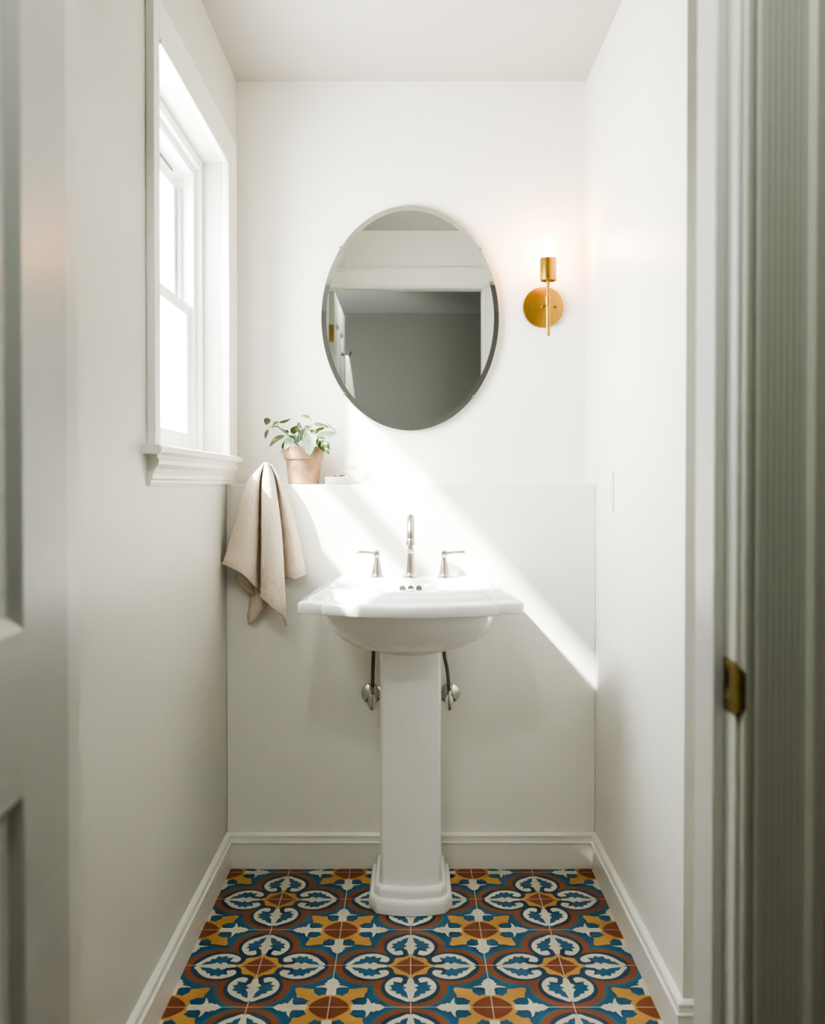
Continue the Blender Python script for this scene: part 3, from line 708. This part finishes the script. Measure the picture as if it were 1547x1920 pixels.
LEAVES = [
    ((652, 340), (648, 606), 178, 'leafpale', -0.045, -0.085, 0.10, 0.2), ((745, 385), (885, 592), 140, 'leafmix', -0.03, -0.06, 0.15, -0.3),
    ((735, 372), (985, 328), 95, 'leafpale', 0.0, -0.02, 0.18, 0.2), ((450, 395), (345, 525), 108, 'leafpale', -0.03, -0.06, 0.15, 0.1),
    ((345, 362), (160, 502), 72, 'leafolive', 0.0, -0.01, 0.2, 0.4), ((425, 335), (505, 248), 82, 'leafdark', -0.01, -0.02, 0.1, 0.2),
    ((150, 150), (120, 238), 82, 'leafdark', 0.01, 0.0, 0.1, 0.0), ((146, 288), (112, 408), 48, 'leafolive', 0.02, 0.0, 0.1, 0.3),
    ((268, 194), (203, 247), 38, 'leafolive', 0.0, -0.02, 0.1, 0.5), ((278, 207), (424, 160), 36, 'leafdark', 0.0, -0.01, 0.12, 0.6),
    ((652, 150), (538, 126), 40, 'leafmid', 0.0, -0.01, 0.15, 0.5), ((645, 150), (682, 187), 15, 'leafdark', 0.0, 0.0, 0.05, 0.3),
    ((703, 225), (832, 236), 52, 'leafmid', -0.01, -0.02, 0.12, 0.3), ((816, 228), (892, 272), 26, 'leafmid', 0.0, 0.0, 0.1, 0.4),
    ((648, 306), (757, 322), 46, 'leafmix', -0.03, -0.045, 0.15, 0.3), ((503, 213), (556, 287), 50, 'leafdark', 0.0, -0.02, 0.1, 0.2),
    ((642, 246), (575, 284), 32, 'leafdark', -0.01, -0.02, 0.12, 0.4), ((308, 284), (395, 338), 32, 'leafmid', 0.0, -0.02, 0.1, 0.5),
    ((520, 430), (600, 265), 95, 'leafpale', 0.01, 0.0, 0.08, 0.1), ((512, 455), (445, 325), 62, 'leafpale', 0.0, -0.01, 0.08, -0.2),
    ((315, 532), (318, 608), 24, 'leafolive', -0.03, -0.04, 0.1, 0.2), ((590, 300), (680, 250), 40, 'leafpale', 0.01, 0.0, 0.1, 0.3),
    ((395, 330), (350, 300), 34, 'leafdark', 0.0, -0.01, 0.1, 0.2), ((318, 535), (372, 418), 60, 'leafdark', -0.025, -0.01, 0.1, 0.3),
    ((540, 330), (470, 268), 44, 'leafmid', -0.01, -0.02, 0.1, 0.3), ((600, 330), (618, 400), 42, 'leafmid', -0.02, -0.035, 0.1, 0.2), ((720, 300), (842, 262), 34, 'leafdark', -0.01, -0.02, 0.12, 0.4),
    ((470, 430), (405, 360), 46, 'leafdark', -0.015, -0.025, 0.1, 0.2), ((862, 215), (985, 325), 14, 'leafolive', 0.0, -0.01, 0.06, 0.5), ((700, 345), (770, 300), 30, 'leafdark', -0.02, -0.03, 0.1, 0.1),
]
for l in LEAVES: leaf(*l)
STEMS = [([(528, 545, -0.01), (520, 505, -0.02), (440, 410, -0.03), (330, 310, -0.02), (250, 255, 0.0), (188, 264, 0.0)], 0.0021, 'stem'),
         ([(535, 545, 0), (528, 450, 0), (522, 300, -0.01), (520, 230, -0.01)], 0.0011, 'palestem'), ([(560, 545, -0.01), (572, 430, -0.01), (578, 350, -0.01), (640, 250, -0.01), (690, 212, 0), (650, 150, 0)], 0.0010, 'palestem'),
         ([(720, 545, -0.01), (740, 480, -0.02), (752, 430, -0.02), (742, 385, -0.03)], 0.0012, 'palestem'), ([(700, 545, 0), (720, 400, 0), (775, 285, 0), (826, 236, -0.01)], 0.0011, 'palestem'),
         ([(190, 262, 0), (205, 200, 0), (150, 152, 0.01)], 0.0008, 'palestem'), ([(190, 262, 0), (165, 262, 0.01), (146, 290, 0.02)], 0.0008, 'palestem'),
         ([(250, 255, 0), (262, 225, 0), (278, 207, 0)], 0.0010, 'stem'), ([(500, 545, -0.01), (470, 470, -0.02), (448, 396, -0.03)], 0.0012, 'palestem'),
         ([(510, 545, 0), (430, 440, 0), (345, 363, 0)], 0.0012, 'palestem'), ([(610, 545, -0.01), (630, 430, -0.03), (652, 342, -0.045)], 0.0012, 'palestem'), ([(560, 545, 0), (480, 420, 0), (425, 336, -0.01)], 0.0010, 'palestem'),
         ([(690, 545, 0), (725, 420, 0), (830, 260, 0), (862, 216, 0)], 0.0008, 'palestem'), ([(420, 545, -0.02), (350, 520, -0.03), (316, 533, -0.03)], 0.0008, 'palestem'), ([(450, 420, -0.03), (350, 330, -0.02), (308, 285, 0)], 0.0008, 'palestem')]
for pts, r, mt in STEMS:
    bm = new(); q = catmull([crop(*p) for p in pts], 6); 
    if pts[0][1] > 540: q[0] = Vector((q[0].x, q[0].y, ZL + 0.112))
    tube(bm, q, r, 8)
    obj('stem', bm, M[mt], pl, smooth=True)

# shallow dish with a ring and a dark hairpin
DXc, DYc = -0.242, 3.228
bm = new()
lathe(bm, [(0.044, 0.0), (0.0475, 0.001), (0.050, 0.006), (0.0512, 0.024), (0.0508, 0.0255), (0.0488, 0.0255), (0.0480, 0.023), (0.0465, 0.0070), (0.043, 0.0045), (0.004, 0.0042)], (DXc, DYc, ZL), 'z', 56)
tag(obj('trinket_dish', bm, M['dish'], None, smooth=True, angle=45), 'shallow pale pink ceramic dish on the ledge beside the potted plant', 'dish')
bm = new()
rr = []
for k in range(36):
    a = 2 * PI * k / 36; cx_, cy_, cz = DXc + 0.012, DYc - 0.012, ZL + 0.0182
    rr.append([(cx_ + (0.013 + 0.002 * math.cos(b)) * math.cos(a) * 1.45, cy_ + 0.006 * math.sin(a), cz + (0.0115 + 0.0018 * math.cos(b)) * math.sin(a) + 0.0013 * math.sin(b)) for b in [2 * PI * j / 10 for j in range(10)]])
loft(bm, rr + [rr[0]], False, False); bmesh.ops.remove_doubles(bm, verts=bm.verts, dist=1e-6)
tag(obj('gold_ring', bm, M['gold'], None, smooth=True, angle=180), 'thin gold hoop lying in the pale pink dish on the ledge', 'jewelry')
bm = new(); tube(bm, [(DXc - 0.036, DYc - 0.004, ZL + 0.0062), (DXc - 0.026, DYc - 0.010, ZL + 0.020), (DXc - 0.018, DYc - 0.014, ZL + 0.0285), (DXc - 0.010, DYc - 0.016, ZL + 0.0285)], 0.0014, 8)
tag(obj('hairpin', bm, M['dark'], None, smooth=True), 'small dark pin resting on the rim inside the pale pink dish', 'hairpin')

# ------------------------------------------------------------------ linen towel
def sheet(cols, nu=7, nv=7, seed=0.0, amp=0.0022):
    pc = [[at(px, py, y=YL - dy) for px, py, dy in c] for c in cols]
    vcols = [catmull(c, nv) for c in pc]
    rows = [catmull([c[k] for c in vcols], nu) for k in range(len(vcols[0]))]
    out = []
    n = len(rows)
    for k, r in enumerate(rows):
        t = k / (n - 1)
        o = []
        for p in r:
            d = noise.noise(Vector((p.x * 16 + seed, p.z * 11 + p.x * 9, seed))) * amp + noise.noise(Vector((p.x * 45 + p.z * 20 + seed, p.z * 40 - p.x * 12, seed + 4))) * amp * 0.55
            q = p + Vector((0, -1, 0)) * d * min(1, t * 5)
            q.y = min(q.y, YL - 0.0014); q.x = max(q.x, XL + 0.0014); o.append(q)
        out.append(o)
    return out
FRONT = [
    [(491, 873, .030), (462, 908, .050), (440, 985, .075), (423, 1040, .092), (416, 1057, .097)],
    [(492, 870, .045), (468, 905, .070), (449, 985, .095), (436, 1048, .108), (432, 1063, .110)],
    [(494, 868, .055), (476, 905, .088), (465, 1000, .105), (458, 1064, .112), (456, 1077, .112)],
    [(495, 867, .060), (484, 905, .082), (480, 1000, .090), (477, 1084, .092), (476, 1098, .092)],
    [(496, 867, .048), (489, 905, .040), (488.5, 1000, .036), (488, 1096, .036), (487, 1113, .036)],
    [(497, 867, .060), (493.5, 905, .084), (492.5, 1000, .096), (492, 1105, .100), (491, 1120, .100)],
    [(499, 867, .066), (502, 905, .098), (507, 1000, .114), (511, 1125, .120), (512, 1139, .120)],
    [(502, 868, .060), (510, 905, .092), (521, 1000, .104), (528, 1140, .108), (530, 1155, .108)],
    [(504, 869, .050), (515, 905, .074), (528, 1000, .084), (536, 1140, .088), (538, 1169, .088)],
    [(505, 870, .040), (517, 906, .034), (526, 1000, .034), (530, 1072, .034), (533, 1090, .034)],
    [(508, 871, .046), (525, 907, .060), (545, 1000, .066), (553, 1070, .066), (554, 1085, .066)],
    [(511, 873, .034), (533, 914, .036), (558, 1000, .036), (571, 1062, .036), (573, 1076, .038)],
    [(507, 876, .012), (528, 912, .002), (549, 1000, .0015), (561, 1060, .0015), (562, 1082, .0015)],
]
BACK1 = [[(474, 905, .020), (456, 980, .030), (446, 1050, .040), (440, 1085, .045)], [(482, 905, .030), (472, 990, .050), (466, 1075, .060), (464, 1107, .060)], [(490, 905, .020), (486, 1000, .020), (484, 1090, .024), (484, 1122, .024)]]
BACK2 = [[(486, 905, .012), (478, 1020, .018), (470, 1110, .024), (464, 1154, .026)], [(494, 905, .014), (486, 1020, .030), (478, 1120, .040), (471, 1168, .044)], [(502, 905, .014), (504, 1000, .022), (505, 1080, .028), (505, 1130, .030)]]
bm = new()
hems = []
for cols, sd in ((FRONT, 1.3), (BACK1, 5.1), (BACK2, 9.7)):
    rows = sheet(cols, seed=sd)
    loft(bm, rows, False, False, closed=False); hems.append(rows[-1])
tw = obj('hanging_towel', bm, M['linen'], None, smooth=True, angle=180)
s = tw.modifiers.new('thickness', 'SOLIDIFY'); s.thickness = 0.0022; s.offset = 0
tag(tw, 'crumpled beige linen towel hanging in folds at the left end of the ledge', 'towel')
bm = new()
for h in hems:
    up = [p + Vector((0, 0, 0.0085)) for p in h]
    tube(bm, h, 0.0021, 8)
    tube(bm, [p + Vector((0, -0.0012, 0.0105)) for p in h], 0.0007, 6)
hm = obj('hem', bm, M['linenhem'], tw, smooth=True, angle=180)

# ================================================================== LIGHT
w = bpy.data.worlds.new('daylight'); bpy.context.scene.world = w; w.use_nodes = True
bgn = w.node_tree.nodes['Background']; bgn.inputs['Color'].default_value = (0.95, 0.98, 1.0, 1); bgn.inputs['Strength'].default_value = 16.5
sl = bpy.data.lights.new('sun', 'SUN'); sl.energy = 15.5; sl.angle = math.radians(2.2); sl.color = (1.0, 0.955, 0.89)
so = bpy.data.objects.new('sun', sl); C.objects.link(so)
so.rotation_euler = Vector((1.40, 1.0, -1.56)).to_track_quat('-Z', 'Y').to_euler(); so.location = (-4, -1, 5)
hl = bpy.data.lights.new('hall_fill_light', 'POINT'); hl.energy = 17.0; hl.shadow_soft_size = 0.07; hl.color = (0.97, 1.0, 0.93)  # unseen fill light added in the hall, outside the mirror's view
ho = bpy.data.objects.new('hall_fill_light', hl); C.objects.link(ho); ho.location = (-0.22, 0.75, ZC - 0.10)

# ================================================================== CAMERA
cam = bpy.data.cameras.new('camera'); co = bpy.data.objects.new('camera', cam); C.objects.link(co)
cam.sensor_width = 36; cam.sensor_fit = 'AUTO'; cam.lens = F_PX * 36 / 1920
co.location = (0, 0, CAM_H); co.rotation_euler = (PI / 2 - PITCH, 0, 0)
cam.shift_x = (773.5 - CX) / 1920; cam.shift_y = (CY - 960) / 1920
cam.clip_start = 0.05; cam.dof.use_dof = True; cam.dof.focus_distance = 3.0; cam.dof.aperture_fstop = 3.4
S = bpy.context.scene; S.camera = co
S.view_settings.view_transform = 'AgX'; S.view_settings.look = 'AgX - High Contrast'; S.view_settings.exposure = 0.84
S.cycles.use_denoising = True; S.cycles.max_bounces = 14; S.cycles.diffuse_bounces = 8; S.cycles.glossy_bounces = 6; S.cycles.transparent_max_bounces = 12
S.cycles.sample_clamp_indirect = 8
S.cycles.caustics_reflective = False
